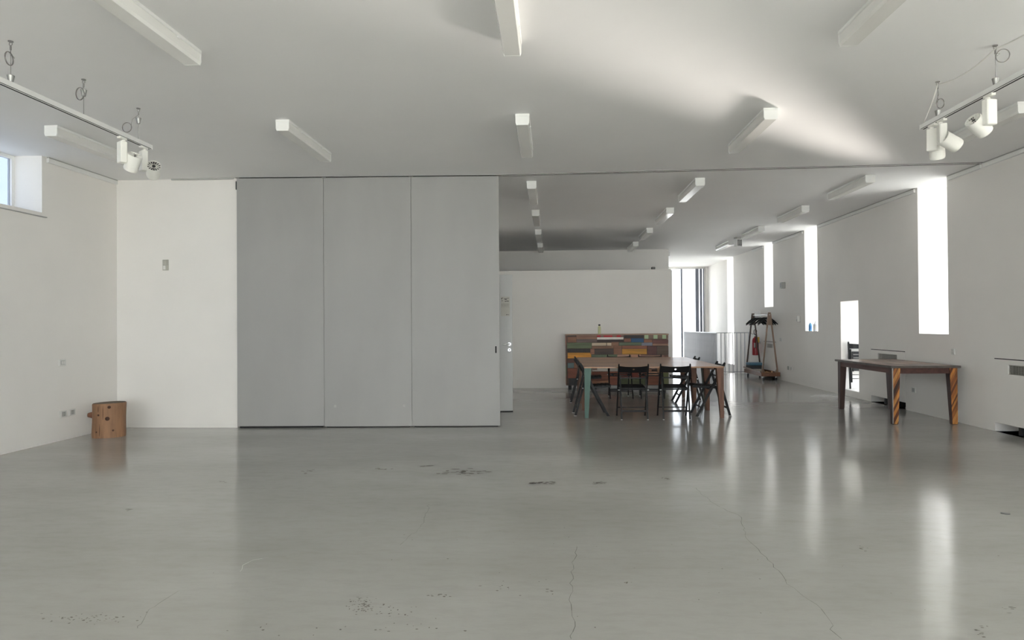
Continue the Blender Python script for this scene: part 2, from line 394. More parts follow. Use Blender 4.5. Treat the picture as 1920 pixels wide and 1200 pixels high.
# ------------------------------------------------------------------ ceiling lights
def make_light():
    t = thing('ceiling_light', 'x', 'ceiling light')
    LN = 1.28
    MB().cbox((-.068, 0, -.026), (.068, LN, 0), .004).build('mounting_tray', WHITE, t)
    pr = [(-.062, -.024), (-.062, -.085), (-.054, -.106), (.054, -.106), (.062, -.085), (.062, -.024)]
    MB().prism([(x, .014, z) for x, z in pr], (0, .014, 0), (0, LN - .014, 0)).build('diffuser', DIFF, t)
    for y0 in (.0, LN - .014):
        MB().prism([(x * 1.03, y0, z - (.001 if z < -.05 else 0)) for x, z in pr], (0, 0, 0), (0, .014, 0)).build('end_cap', WHITE, t)
    for y0 in (.32, .96):
        MB().cbox((.060, y0, -.038), (.069, y0 + .03, -.020), .002).build('clip', WHITE, t)
    return t
L0 = make_light()
used = [False]
def light(x, y, label, group='ceiling batten lights'):
    o = L0 if not used[0] else copy_tree(L0)
    used[0] = True
    o.location = (x, y, CZ); o['label'] = label; o['group'] = group
    return o
XC = [-4.87, -2.56, -.26, 2.03, 4.28]
lab = {(1, 0): 'white batten light cut by the top edge of the photo, above the left track', (2, 0): 'white batten light cut by the top edge, middle of the ceiling', (3, 0): 'white batten light cut by the top edge, left of the track with three spotlights',
       (0, 1): 'white batten light behind the left spotlight track', (1, 1): 'white batten light above the grey partition leaves', (2, 1): 'white batten light in front of the ceiling groove, middle row', (3, 1): 'white batten light lying in the sunlit patch of the ceiling', (4, 1): 'white batten light behind the three spotlights at the right',
       (2, 2): 'nearest batten light beyond the groove in the column above the door', (3, 2): 'nearest batten light beyond the groove above the big table', (4, 2): 'nearest batten light beyond the groove beside the right wall',
       (2, 3): 'second batten light beyond the groove in the column above the door', (3, 3): 'second batten light beyond the groove above the big table', (4, 3): 'second batten light beyond the groove beside the right wall',
       (2, 4): 'third batten light beyond the groove in the column above the door', (3, 4): 'third batten light beyond the groove above the big table', (4, 4): 'third batten light beyond the groove, just before the square ceiling unit',
       (2, 5): 'last batten light in the column above the door', (3, 5): 'last batten light before the upper wall, above the big table', (4, 5): 'batten light just beyond the square ceiling unit'}
RY = {0: 3.55, 1: 6.49, 2: 9.53, 3: 11.91, 4: 14.36, 5: 16.74}
for (c, r), s in lab.items(): light(XC[c], RY[r], s)
light(3.2, 19.25, 'white batten light half hidden by the edge of the upper wall')
t = thing('ceiling_unit', 'small square white ceiling unit with a dark front between two batten lights', 'ceiling unit', (4.30, 16.2, CZ), .5)
MB().cbox((-.09, -.05, -.035), (.09, .05, 0), .005).build('bracket', GREYP, t)
MB().cbox((-.085, -.045, -.215), (.085, .045, -.035), .006).build('housing', WHITE, t)
gr = MB().cbox((-.065, -.049, -.195), (.065, -.045, -.055), .002).build('front_plate', mat('unit_grey', (.22, .22, .22), .5), t)
for k in range(4): MB().cbox((-.05 + .027 * k, -.053, -.18 + .03 * (k % 2)), (-.032 + .027 * k, -.049, -.08 + .012 * (k % 3)), .001).build('grille_bar', GREYP, gr)

# ------------------------------------------------------------------ spotlight tracks
def ring(c, r, nrm, n=28):
    nrm = Vector(nrm).normalized(); a = nrm.orthogonal().normalized(); b = nrm.cross(a)
    return [Vector(c) + (a * math.cos(2 * PI * k / n) + b * math.sin(2 * PI * k / n)) * r for k in range(n)]
WIRE = mat('steel_wire', (.30, .29, .28), .4, .7)
def track(label, x, z, y0, y1, sus, dark_side):
    t = thing('spotlight_track', label, 'light track', (x, (y0 + y1) / 2, z))
    P = lambda a, b, c: (a, b - (y0 + y1) / 2, c)
    MB().cbox(P(-.017, y0, -.020), P(.017, y1, .026), .003).build('rail', WHITE, t)
    MB().box(P(-.007, y0 + .01, -.0212), P(.007, y1 - .03, -.0195)).build('slot', DARK, t)
    MB().box(P(.0165 * dark_side, y0 + .01, -.0175), P(.0178 * dark_side, y1 - .02, -.0135)).build('side_slot', DARK, t)
    top = CZ - z
    for (yy, zc, rc, rr, rn) in sus:
        s = MB().tube([P(0, yy, .018), P(0, yy, top - .05)], .0022, 6).build('suspension_wire', WIRE, t)
        hk = MB().cyl(P(0, yy, top - .006), P(0, yy, top), .017, n=14)
        hk.tube(ring(P(0, yy, top - .02), .011, (0, 1, 0), 14), .0025, 6, True); hk.cyl(P(0, yy, top - .062), P(0, yy, top - .034), .006, n=8)
        hk.build('ceiling_hook', WIRE, s)
        MB().lathe([(.0, 0), (.014, 0), (.024, .05), (.022, .052), (.0, .048)], P(0, yy, zc), 16).build('cone_gripper', mat('satin_nickel', (.34, .34, .33), .42, .9, var=.04), s)
        MB().cbox(P(-.012, yy - .03, .018), P(.012, yy + .03, .022), .001).build('rail_clip', GREYP, s)
        cl = MB()
        for k in range(2): cl.tube(ring(Vector(P(*rc)) + Vector(rn).normalized() * .005 * k, rr, rn), .0025, 6, True)
        cl.build('wire_coil', WIRE, s)
        MB().tube([Vector(P(0, yy, top - .06)), Vector(P(rc[0] * .6, yy, (top - .06) * .6 + (rc[2] + rr * .3) * .4)), Vector(P(*rc)) + Vector((rr if rc[0] < 0 else -rr, 0, 0)) * .9], .002, 6).build('wire_tail', WIRE, s)
    return t
ZT = 3.01
track('long white spotlight track hanging along the left wall', -3.716, ZT, 3.6, 6.25,
      [(4.571, .02, (-.005, 4.56, .185), .045, (1, .15, 0)), (5.319, .175, (-.02, 5.30, .19), .048, (.4, 1, .1)), (6.055, .17, (-.10, 6.04, .135), .044, (.05, 1, 0))], 1)
tr2 = track('white spotlight track with a drooping cord near the right wall', 3.198, ZT, 3.6, 6.16,
      [(5.901, .02, (.012, 5.89, .125), .038, (1, .25, .2)), (5.157, .02, (.055, 5.16, .235), .045, (.1, 1, .25))], -1)
# cord feeding the right track
off = Vector((3.198, 4.9, ZT)); pts = []
k1 = Vector((3.198, 5.90, CZ - .03)); k2 = Vector((3.198, 5.157, CZ - .03)); e0 = Vector((3.198, 6.13, ZT + .02)); k3 = Vector((3.198, 4.40, CZ - .03))
def sag(a, b, s, n=10): return [a.lerp(b, i / n) - Vector((0, 0, s * 4 * (i / n) * (1 - i / n))) + Vector((-.01, 0, 0)) for i in range(n + 1)]
MB().tube([p - off for p in sag(e0, k1, .02) + sag(k1, k2, .045)[1:] + sag(k2, k3, .03)[1:]], .005, 8).build('feed_cord', PLAST, tr2)

def spot(label, x, y, aim, box_yaw=0., side=1, blen=.185, ofs=.085):
    t = thing('spotlight', label, 'spotlight', (x, y, ZT - .018), 0, 'track spotlights')
    ad = MB().cbox((-.016, -.05, -.022), (.016, .05, -.001), .003)
    ad.cyl((0, .02, -.04), (0, .02, -.02), .017, n=14); ad.build('adapter', SPOTW, t)
    R = Matrix.Rotation(box_yaw, 4, 'Z')
    bx = MB(); bx.cbox((-.028, -.042, -.04 - blen), (.028, .042, -.04), .006); bx.v = [tuple(R @ Vector(v)) for v in bx.v]
    bx.build('driver_box', SPOTW, t)
    aim = Vector(aim).normalized()
    c = Vector((0, 0, -.04 - blen + .01)) + R @ Vector((side * ofs, 0, 0)) - Vector((0, 0, .0))
    q = aim.to_track_quat('Z', 'Y').to_matrix().to_4x4()
    # head: local +Z is the beam; open finned back at -Z
    M = Matrix.Translation(c) @ q
    def place(mb): mb.v = [tuple(M @ Vector(v)) for v in mb.v]; return mb
    hd = MB().lathe([(.056, -.085), (.058, -.085), (.060, -.08), (.060, .045), (.056, .062), (.052, .062), (.050, .03), (.0, .03)], n=28)
    hd.lathe([(.056, -.085), (.054, -.045), (.0, -.045)], n=28)
    h = place(hd).build('lamp_head', SPOTW, t)
    place(MB().lathe([(.0, -.071), (.0555, -.071), (.0555, -.046), (0, -.046)], n=24)).build('heat_sink_core', RUB, h)
    for k in range(14):
        a = 2 * PI * k / 14; d = Vector((math.cos(a), math.sin(a), 0)); nn = Vector((-d.y, d.x, 0)) * .0013
        f = MB().prism([d * .016 + nn + Vector((0, 0, -.070)), d * .0558 + nn + Vector((0, 0, -.070)), d * .0558 + nn + Vector((0, 0, -.084)), d * .016 + nn + Vector((0, 0, -.080))], nn * 1, nn * -1)
        place(f).build('heat_fin', SPOTW, h)
    place(MB().lathe([(.0, .034), (.049, .034), (.0495, .04), (0, .04)], n=24)).build('lens', mat('lens_dark', (.25, .25, .26), .1), h)
    MB().tube([R @ Vector((side * .02, 0, -.04 - blen * .72)), c], .012, 10).build('pivot_arm', SPOTW, t)
    return t
def ytrack(px, py, x): return on(px, py, 0, x).y
XL, XR = -3.716, 3.198
spot('white track spotlight on the left, left of the pair', XL, 5.815, (-.50, .30, -.80), .95, 1)
spot('white track spotlight on the left, right of the pair, finned back facing us', XL, 6.131, (-.48, .74, -.46), .85, 1)
spot('white track spotlight at the end of the right track, low drum', XR, 5.981, (.25, .35, -.9), .75, 1)
spot('white track spotlight with finned back showing at the right track end', XR, 5.846, (.80, .12, -.42), -.2, 1, .165, .068)
spot('white track spotlight hanging alone near the right photo edge', XR, 5.23, (.72, .25, -.55), -1.35, -1)

# ------------------------------------------------------------------ stump stool
st = thing('log_stool', 'short debarked tree trunk stool in the left corner', 'stool', (-5.455, 8.27, 0))
rng = random.Random(5)
def stump_r(a, z):
    r = .178 + .006 * math.sin(2 * a + .6) + .005 * math.sin(3 * a + 2)
    r *= 1.02 - .10 * math.exp(-((z - .25) / .17) ** 2) * .35
    if z < .02: r *= .985
    return r
n = 48; zs = [0, .012, .05, .1, .15, .2, .25, .3, .35, .385, .405, .415]
vs = []
for z in zs:
    for j in range(n):
        a = 2 * PI * j / n; r = stump_r(a, z) * (.965 if z > .41 else 1)
        zz = z + (.003 * math.cos(a) if z > .3 else 0) * (z - .3) / .1
        vs.append((r * math.cos(a) + .02 * (z - .2), r * math.sin(a), zz))
fs = [(i * n + j, i * n + (j + 1) % n, (i + 1) * n + (j + 1) % n, (i + 1) * n + j) for i in range(len(zs) - 1) for j in range(n)]
TRUNK = mat('pine_trunk', lin((142, 106, 78)), .65, var=.32, scale=2.2, bump=.3, bscale=8, stretch=(7, 7, 1.0))
b = MB(); b.add(vs, fs, True); b.add(vs[:n], [tuple(range(n))[::-1]]); trunk_o = b.build('trunk', TRUNK, st)
top = [(v[0] * .995, v[1] * .995, v[2] + .001) for v in vs[-n:]]
b = MB(); b.add(top + [(.004, 0, .4165)], [(j, (j + 1) % n, n) for j in range(n)]); b.build('cut_top', mat('trunk_end', lin((104, 90, 74)), .8, var=.25, scale=14), st)
KN = mat('knot_wood', lin((70, 42, 26)), .7, var=.3, scale=12)
def knot(a, z, r, out):
    d = Vector((math.cos(a), math.sin(a), 0)); p = d * (stump_r(a, z) - .012) + Vector((.02 * (z - .2), 0, z))
    q = p + d * out
    MB().tube([p, p.lerp(q, .5), p.lerp(q, .85), q, q + d * .002], [r * 1.9, r * 1.25, r, r * .85, .001], 12).build('knot', KN if out < .03 else mat('branch_stub', lin((112, 74, 54)), .7, var=.3, scale=10), st)
knot(PI * 1.05, .265, .030, .085); knot(-1.13, .235, .022, .017); knot(-1.02, .375, .017, .016); knot(-1.75, .28, .013, .014); knot(-1.85, .075, .010, .014); knot(-.75, .09, .012, .014)
for a, z0, z1 in ((-1.42, .22, .40), (-1.62, .02, .17), (-1.75, .31, .39)):
    pts = [Vector((stump_r(a, z) * math.cos(a) + .02 * (z - .2), stump_r(a, z) * math.sin(a), z)) for z in [z0 + (z1 - z0) * k / 6 for k in range(7)]]
    MB().tube(pts, [.001, .0025, .0032, .003, .003, .002, .001], 5).build('drying_crack', KN, st)

# ------------------------------------------------------------------ wall plates
def plate(name, label, cat, pos, axis, w_, h_, kind='switch', group=None, m=None):
    # axis: '+x' plate faces +x (left wall), '-x' faces -x (right wall), '-y' faces the camera
    t = thing(name, label, cat, pos, {'+x': PI / 2, '-x': -PI / 2, '-y': 0}[axis], group)
    m = m or PLAST
    MB().cbox((-w_ / 2, -.012, -h_ / 2), (w_ / 2, 0, h_ / 2), .003).build('cover_plate', m, t)
    if kind == 'switch':
        MB().cbox((-w_ * .3, -.016, -h_ * .3), (w_ * .3, -.012, h_ * .3), .002).build('recess_frame', GREYP, t)
        for k in (-1, 1): MB().cbox((k * w_ * .14 - w_ * .12, -.019, -h_ * .24), (k * w_ * .14 + w_ * .12, -.016, h_ * .24), .002).build('rocker', PLAST, t)
    elif kind == 'socket':
        MB().cbox((-w_ * .3, -.015, -h_ * .34), (w_ * .3, -.012, h_ * .34), .002).build('insert', GREYP, t)
        for z in (-.018, 0, .018): MB().cyl((0, -.0155, z), (0, -.0148, z), .004, n=8).build('pin_hole', DARK, t)
    elif kind == 'siren':
        MB().cbox((-w_ * .34, -.03, -h_ * .02), (w_ * .34, -.012, h_ * .42), .005).build('cap', m, t)
        MB().cbox((-w_ * .36, -.017, -h_ * .42), (w_ * .05, -.012, -h_ * .06), .003).build('sensor_window', PLAST, t)
    elif kind == 'speaker':
        MB().cbox((-w_ * .46, -.09, -h_ * .47), (w_ * .46, -.012, h_ * .47), .006).build('box', m, t)
        for k in range(5): MB().cbox((-w_ * .3, -.094, -h_ * .3 + k * h_ * .14), (w_ * .3, -.09, -h_ * .3 + k * h_ * .14 + .008), .001).build('louvre', RUB, t)
    elif kind == 'dispenser':
        MB().cbox((-w_ * .46, -.07, -h_ * .47), (w_ * .46, -.012, h_ * .47), .008).build('box', m, t)
        MB().cbox((-w_ * .2, -.075, -h_ * .3), (w_ * .2, -.07, -h_ * .05), .002).build('sensor_window', GREYP, t)
    return t
plate('alarm_detector', 'small beige detector on the white wall beside the grey partition', 'detector', (-5.15, 9.0, 2.173), '-y', .082, .145, 'siren', m=mat('aged_plastic', (.46, .45, .40), .5))
plate('light_switch', 'switch plate on the left wall above the stool', 'switch', (LX, 7.95, .926), '+x', .118, .08, 'switch')
plate('wall_socket', 'left of two sockets on the left wall', 'socket', (LX, 7.965, .313), '+x', .115, .08, 'socket')
plate('wall_socket', 'right of two sockets, next to the log stool', 'socket', (LX, 8.115, .316), '+x', .115, .08, 'socket')
plate('light_switch', 'switch plate on the right wall above the dark table', 'switch', (RX, 9.657, .94), '-x', .085, .085, 'switch')
plate('wall_socket', 'socket seen under the dark table', 'socket', (RX, 10.688, .328), '-x', .12, .082, 'socket')
plate('wall_speaker', 'grey box high on the right wall between two slit windows', 'speaker', (RX, 16.40, 2.22), '-x', .13, .15, 'speaker', m=GREYP)
plate('wall_thermostat', 'white rounded device on the wall left of the bottles', 'thermostat', (RX, 15.42, 1.431), '-x', .085, .145, 'dispenser', m=PLAST)
plate('light_switch', 'switch plate on the wall right of the coat rack', 'switch', (RX, 16.70, .955), '-x', .12, .085, 'switch')
plate('wall_socket', 'left of two tiny sockets on the wall right of the coat rack', 'socket', (RX, 16.19, .318), '-x', .085, .085, 'socket', m=GREYP)
plate('wall_socket', 'right of two tiny sockets on the wall right of the coat rack', 'socket', (RX, 15.98, .317), '-x', .085, .085, 'socket', m=PLAST)

# ------------------------------------------------------------------ fan coil units sunk in the right wall
FCL = ['white fan coil cover at the right photo edge', 'white fan coil cover sunk in the wall behind the dark table', 'white fan coil cover in the wall behind the coat rack']
for i, (a, b_) in enumerate(FC):
    t = thing('fan_coil_unit', FCL[i], 'radiator', (RX, (a + b_) / 2, 0), 0, 'fan coil units in the right wall')
    L2 = (b_ - a) / 2
    zb = .11
    g0, g1 = (-.64, L2 - .26) if i == 0 else (-L2 + .25, L2 - .26)
    gz0, gz1 = (.71, .825) if i == 0 else (.735, .832)
    # front panel built round the grille opening
    pan = MB()
    for (y0, y1, z0, z1) in ((-L2 + .004, g0, zb, .882), (g1, L2 - .004, zb, .882), (g0, g1, zb, gz0), (g0, g1, gz1, .882)):
        pan.box((-.003, y0, z0), (.02, y1, z1))
    pan.build('front_panel', WALL, t)
    MB().box((.0, -L2 + .002, .882), (.02, L2 - .002, .893)).build('top_gap', DARK, t)
    MB().box((.075, g0 - .03, gz0 - .03), (.25, g1 + .03, gz1 + .03)).build('coil_body', mat('coil_brown', (.10, .085, .075), .7), t)
    gr = MB().box((.002, g0, gz1 - .006), (.02, g1, gz1)).box((.002, g0, gz0), (.02, g1, gz0 + .006)).build('grille', GRILL, t)
    nsl = 8
    for k in range(nsl):
        z = gz0 + .006 + (gz1 - gz0 - .012) * (k + .5) / nsl
        MB().bar((.010, g0, z), (.010, g1, z), .004, .012, ref=(.5, 0, 1)).build('slat', GRILL, gr)
    nb = max(4, int((g1 - g0) / .045))
    for k in range(nb):
        y = g0 + (g1 - g0) * (k + .5) / nb
        MB().box((.012, y - .003, gz0), (.016, y + .003, gz1)).build('grille_bar', GRILL, gr)
    for y in (-L2 + .38, L2 - .38) if i < 2 else (0,):
        MB().cbox((.05, y - .035, 0), (.26, y + .035, zb + .05), .004).build('foot', RUB, t)
    MB().box((.10, -L2 + .40, .02), (.27, L2 - .40, .20)).build('recess_shade', DARK, t)  # dark block added for the shade deep in the recess

# ------------------------------------------------------------------ floor marks (children of the floor)
CR = mat('crack_dark', (.09, .085, .08), .8)
def strip(pts, wd):
    mb = MB(); P = [fl(*p) for p in pts]; Q = []
    rg = random.Random(int(pts[0][0]))
    for a, b in zip(P[:-1], P[1:]):
        k = max(2, int((b - a).length / .05))
        for i in range(k): Q.append(a.lerp(b, i / k) + Vector((rg.uniform(-.012, .012), rg.uniform(-.012, .012), 0)) * (1 if i else 0))
    Q.append(P[-1])
    for a, b in zip(Q[:-1], Q[1:]):
        t = (b - a); t.normalize(); nn = Vector((-t.y, t.x, 0)) * wd * rg.uniform(.3, 1.)
        mb.add([a - nn + Vector((0, 0, .0006)), b - nn + Vector((0, 0, .0006)), b + nn + Vector((0, 0, .0006)), a + nn + Vector((0, 0, .0006))], [(0, 1, 2, 3)])
    return mb
for pts, wd in (([(1082, 1025), (1075, 1060), (1070, 1115), (1072, 1145), (1074, 1185), (1071, 1198)], .0016),
                ([(1305, 915), (1320, 930), (1345, 948), (1390, 970), (1397, 1003), (1422, 1030), (1437, 1045), (1460, 1070), (1475, 1095), (1505, 1117), (1540, 1142), (1555, 1162), (1556, 1180), (1578, 1198)], .0016),
                ([(335, 1108), (300, 1130), (280, 1142), (265, 1170), (258, 1178)], .0018), ([(805, 945), (795, 975), (783, 993), (750, 1022)], .0013),
                ([(450, 1072), (455, 1060), (475, 1050), (505, 1045)], .001)):
    strip(pts, wd).build('crack' if wd > .0011 else 'scratch', CR if wd > .0011 else PLAST, floor)
sc = MB(); rg = random.Random(11)
def chip(px, py, sx, sy):
    c = fl(px, py); k = rg.randint(5, 8); ps = []
    for j in range(k):
        a = 2 * PI * j / k; r = rg.uniform(.4, 1)
        ps.append((c.x + sx * r * math.cos(a), c.y + sy * r * math.sin(a), .0007))
    sc.add(ps, [tuple(range(k))])
for (x0, x1, y0, y1, nn, sx, sy) in ((815, 915, 878, 892, 26, .035, .03), (785, 820, 872, 876, 8, .03, .02), (565, 590, 878, 892, 10, .02, .02), (690, 735, 876, 881, 6, .03, .02), (975, 1060, 903, 909, 30, .02, .015), (1105, 1148, 903, 908, 16, .018, .014), (1236, 1260, 893, 901, 6, .02, .015),
        (650, 708, 1115, 1152, 70, .006, .006), (690, 780, 1130, 1160, 20, .006, .006), (60, 275, 1148, 1172, 60, .007, .005), (1594, 1640, 1013, 1044, 7, .01, .008), (780, 870, 1110, 1122, 10, .009, .007), (900, 975, 1090, 1115, 8, .008, .006), (1020, 1040, 1105, 1125, 4, .01, .006), (1165, 1180, 1088, 1096, 4, .008, .006), (1820, 1860, 1172, 1196, 10, .01, .008), (1870, 1920, 1135, 1150, 6, .012, .006), (300, 1000, 1160, 1198, 22, .006, .006), (400, 1900, 930, 1190, 45, .006, .005), (236, 250, 954, 958, 4, .02, .01), (410, 425, 902, 905, 4, .02, .01)):
    for _ in range(nn):
        g_ = rg.gauss
        chip(min(max(g_((x0 + x1) / 2, (x1 - x0) / 4.5), x0), x1), min(max(g_((y0 + y1) / 2, (y1 - y0) / 4.5), y0), y1), sx * 1.5 * rg.uniform(.3, 1), sy * 1.5 * rg.uniform(.3, 1))
so = sc.build('scuff_marks', mat('scuff_dark', (.085, .07, .06), .7, var=.2), floor); so['kind'] = 'stuff'
dc = fl(1885, 963)
tag(MB().cyl((0, 0, 0), (0, 0, .004), .028, n=20).lathe([(.02, .0045), (.0, .0045)], n=20).build('floor_cap', mat('cap_grey', (.16, .16, .16), .5, .4), None, (dc.x, dc.y, 0)), 'round grey cap set in the floor near the right photo edge', 'floor cap')

# ------------------------------------------------------------------ reclaimed wood counter
CX0, CXW, CY = .293, (2.378 - .293) / 193., 14.30
PX = lambda x: CX0 + (x - 1061) * CXW
PZ = lambda y: 1.141 - (y - 627) * (1.045 / 95)
ctr = thing('patchwork_counter', 'counter clad in a patchwork of reclaimed coloured boards behind the big table', 'counter', (1.335, 14.5, 0))
O = Vector((1.335, 14.5, 0))
cx0, cx1 = .293 - O.x, 2.378 - O.x
DW = wood('counter_core', (60, 42, 32), 1.6)
MB().box((cx0 + .01, CY + .02 - O.y, .09), (cx1 - .01, CY + .41 - O.y, 1.118)).build('carcass', DW, ctr)
MB().cbox((cx0 - .004, CY - .012 - O.y, 1.118), (cx1 + .004, CY + .42 - O.y, 1.143), .003).build('counter_top', wood('counter_topw', (128, 104, 88), 1.7), ctr)
for x in (cx0 + .05, cx1 - .11):
    for y in (CY + .04 - O.y, CY + .34 - O.y): MB().cbox((x, y, 0), (x + .06, y + .06, .09), .004).build('foot', BLACK, ctr)
GAIN = 1.6
pieces = [(1064, 629, 1081, 631, (30, 20, 16)), (1064, 631, 1081, 642, (107, 72, 50)), (1081, 629, 1120, 636, (118, 84, 66)), (1081, 636, 1120, 642.5, (84, 68, 60)),
 (1120, 628.5, 1127, 632.6, (150, 14, 26)), (1127, 628.5, 1132.5, 632.6, (112, 76, 64)), (1132.5, 628.5, 1149, 632.6, (150, 14, 26)), (1149, 628.5, 1157, 632.6, (112, 76, 64)), (1157, 628.5, 1165, 632.6, (150, 14, 26)), (1165, 628.5, 1170, 632.6, (112, 76, 64)),
 (1120, 632.6, 1170, 637.2, (186, 178, 172)), (1120, 637.2, 1170, 641.6, (44, 30, 24)),
 (1063, 642.6, 1110, 653.6, (76, 84, 56)), (1110, 643, 1137.5, 648.6, (158, 142, 120)), (1138.5, 643, 1147, 648.6, (158, 142, 120)), (1110, 648.6, 1151, 654, (104, 74, 52)), (1147, 641.6, 1161, 648.6, (112, 78, 58)),
 (1064, 654.5, 1107, 661, (30, 22, 18)), (1107, 654.2, 1115, 664.4, (124, 84, 64)), (1115, 654, 1151, 664.6, (50, 35, 28)), (1151, 648.6, 1166.5, 665, (108, 72, 50)),
 (1064, 661.2, 1109, 672, (170, 114, 32)), (1109, 664.8, 1158, 670.8, (78, 86, 66)), (1158, 665.2, 1184, 671, (150, 118, 102)), (1184, 665.2, 1202, 671, (150, 112, 92)), (1202, 666.2, 1246, 671, (128, 98, 84)), (1246, 666.2, 1254, 690, (100, 68, 56)),
 (1171, 628, 1208, 634.8, (34, 24, 22)), (1208, 628, 1254, 637, (98, 78, 64)), (1171, 635, 1184, 641.5, (110, 70, 54)), (1184, 634.8, 1208, 642.6, (26, 62, 94)), (1208, 637.2, 1224, 643, (110, 72, 52)), (1224.4, 637.4, 1254, 645, (86, 48, 42)),
 (1161.5, 642.6, 1203.5, 648.2, (78, 86, 64)), (1203.5, 643, 1224, 649, (106, 106, 116)), (1224.4, 645.2, 1254, 649, (138, 102, 84)), (1167, 648.6, 1214, 654.6, (112, 68, 48)), (1167, 654.8, 1213.5, 665, (156, 108, 32)), (1214, 649.2, 1232, 666, (72, 38, 34)), (1232, 649.2, 1254, 666, (70, 54, 42)),
 (1064, 672.4, 1088, 680, (84, 56, 46)), (1064, 680.2, 1076, 690, (78, 92, 92)), (1064, 690.2, 1088, 709, (108, 60, 42)), (1076, 680.2, 1110, 690, (112, 78, 58)), (1088, 672.4, 1120, 680, (98, 70, 52)), (1120, 671.2, 1170, 680, (92, 84, 62)), (1110, 680.2, 1160, 690, (110, 76, 56)),
 (1110, 690.2, 1160, 696.4, (166, 160, 152)), (1088, 690.2, 1110, 713, (92, 54, 40)), (1110, 696.6, 1143, 713, (96, 56, 40)), (1110, 713.2, 1143, 721.6, (124, 84, 60)), (1143, 696.6, 1160, 721.6, (112, 62, 44)), (1088, 713.2, 1110, 721.6, (74, 50, 44)), (1066, 709.2, 1088, 721.6, (20, 18, 18)),
 (1160.3, 671.2, 1202, 684, (108, 74, 56)), (1202.3, 671.2, 1246, 684, (94, 62, 48)), (1160.3, 684.2, 1215, 696.4, (120, 86, 62)), (1160.3, 696.6, 1215, 709.8, (98, 48, 36)), (1160.3, 710, 1215, 721.6, (64, 68, 40)),
 (1215.3, 684.2, 1222, 696.6, (120, 84, 62)), (1222.3, 684.2, 1232, 696.6, (52, 38, 30)), (1232.3, 690.2, 1254, 699, (126, 92, 68)), (1232.3, 684.2, 1246, 690, (112, 78, 58)), (1215.3, 696.8, 1232, 704, (146, 110, 86)), (1232.3, 699.2, 1240, 704, (140, 104, 82)), (1215.3, 704.2, 1240, 721.6, (102, 60, 42)), (1240.3, 699.2, 1254, 721.6, (74, 76, 44))]
rg = random.Random(2)
for (x0, y0, x1, y1, c) in pieces:
    d = rg.uniform(.008, .022)
    if c == (158, 142, 120): d = .026
    MB().cbox((PX(x0) + .0015 - O.x, CY - d - O.y + .014, PZ(y1) + .0015), (PX(x1) - .0015 - O.x, CY + .022 - O.y, PZ(y0) - .0015), .002).build('board', wood('board_%02x%02x%02x' % c, c, GAIN, 0), ctr)
for (x0, x1) in ((1209, 1216.5), (1226, 1233.5), (1242.5, 1249.5)):
    MB().cbox((PX(x0) - O.x, CY - .016 - O.y, PZ(636)), (PX(x1) - O.x, CY - .004 - O.y, PZ(629)), .001).build('green_square', wood('board_mint', (142, 158, 124), GAIN, 0, var=.08), ctr)
# side cladding (left end) of a few boards
for k, c in enumerate([(107, 72, 50), (76, 84, 56), (112, 68, 48), (84, 56, 46), (108, 60, 42)]):
    z0 = .09 + k * .2056
    MB().cbox((cx0 - .002, CY + .024 - O.y, z0 + .002), (cx0 + .012, CY + .41 - O.y, z0 + .204), .002).build('board', wood('board_%02x%02x%02x' % c, c, GAIN, 0), ctr)
bt = thing('water_bottle', 'pale yellow green bottle with a black cap on the counter', 'bottle', (PX(1125.3), 14.42, 1.143))
MB().lathe([(0, 0), (.027, 0), (.030, .005), (.030, .13), (.026, .150), (.019, .160), (.017, .172), (0, .172)], n=20).build('body', mat('bottle_lime', (.62, .64, .36), .35, var=.03), bt)
MB().lathe([(.0, .172), (.021, .172), (.021, .196), (.018, .20), (0, .20)], n=18).build('cap', RUB, bt)

# things on the partition ledge
MB().cbox((0, 0, 0), (.10, .08, .055), .008)
sp_ = thing('small_speaker', 'small black box on top of the white partition wall', 'speaker', (on(1225, 505, 1, 14.8).x, 14.82, 2.496))
MB().cbox((-.04, -.03, 0), (.04, .03, .055), .01).build('housing', RUB, sp_)
for k in range(3): MB().cbox((-.03, -.034, .012 + k * .013), (.03, -.030, .018 + k * .013), .001).build('louvre', GREYP, sp_)

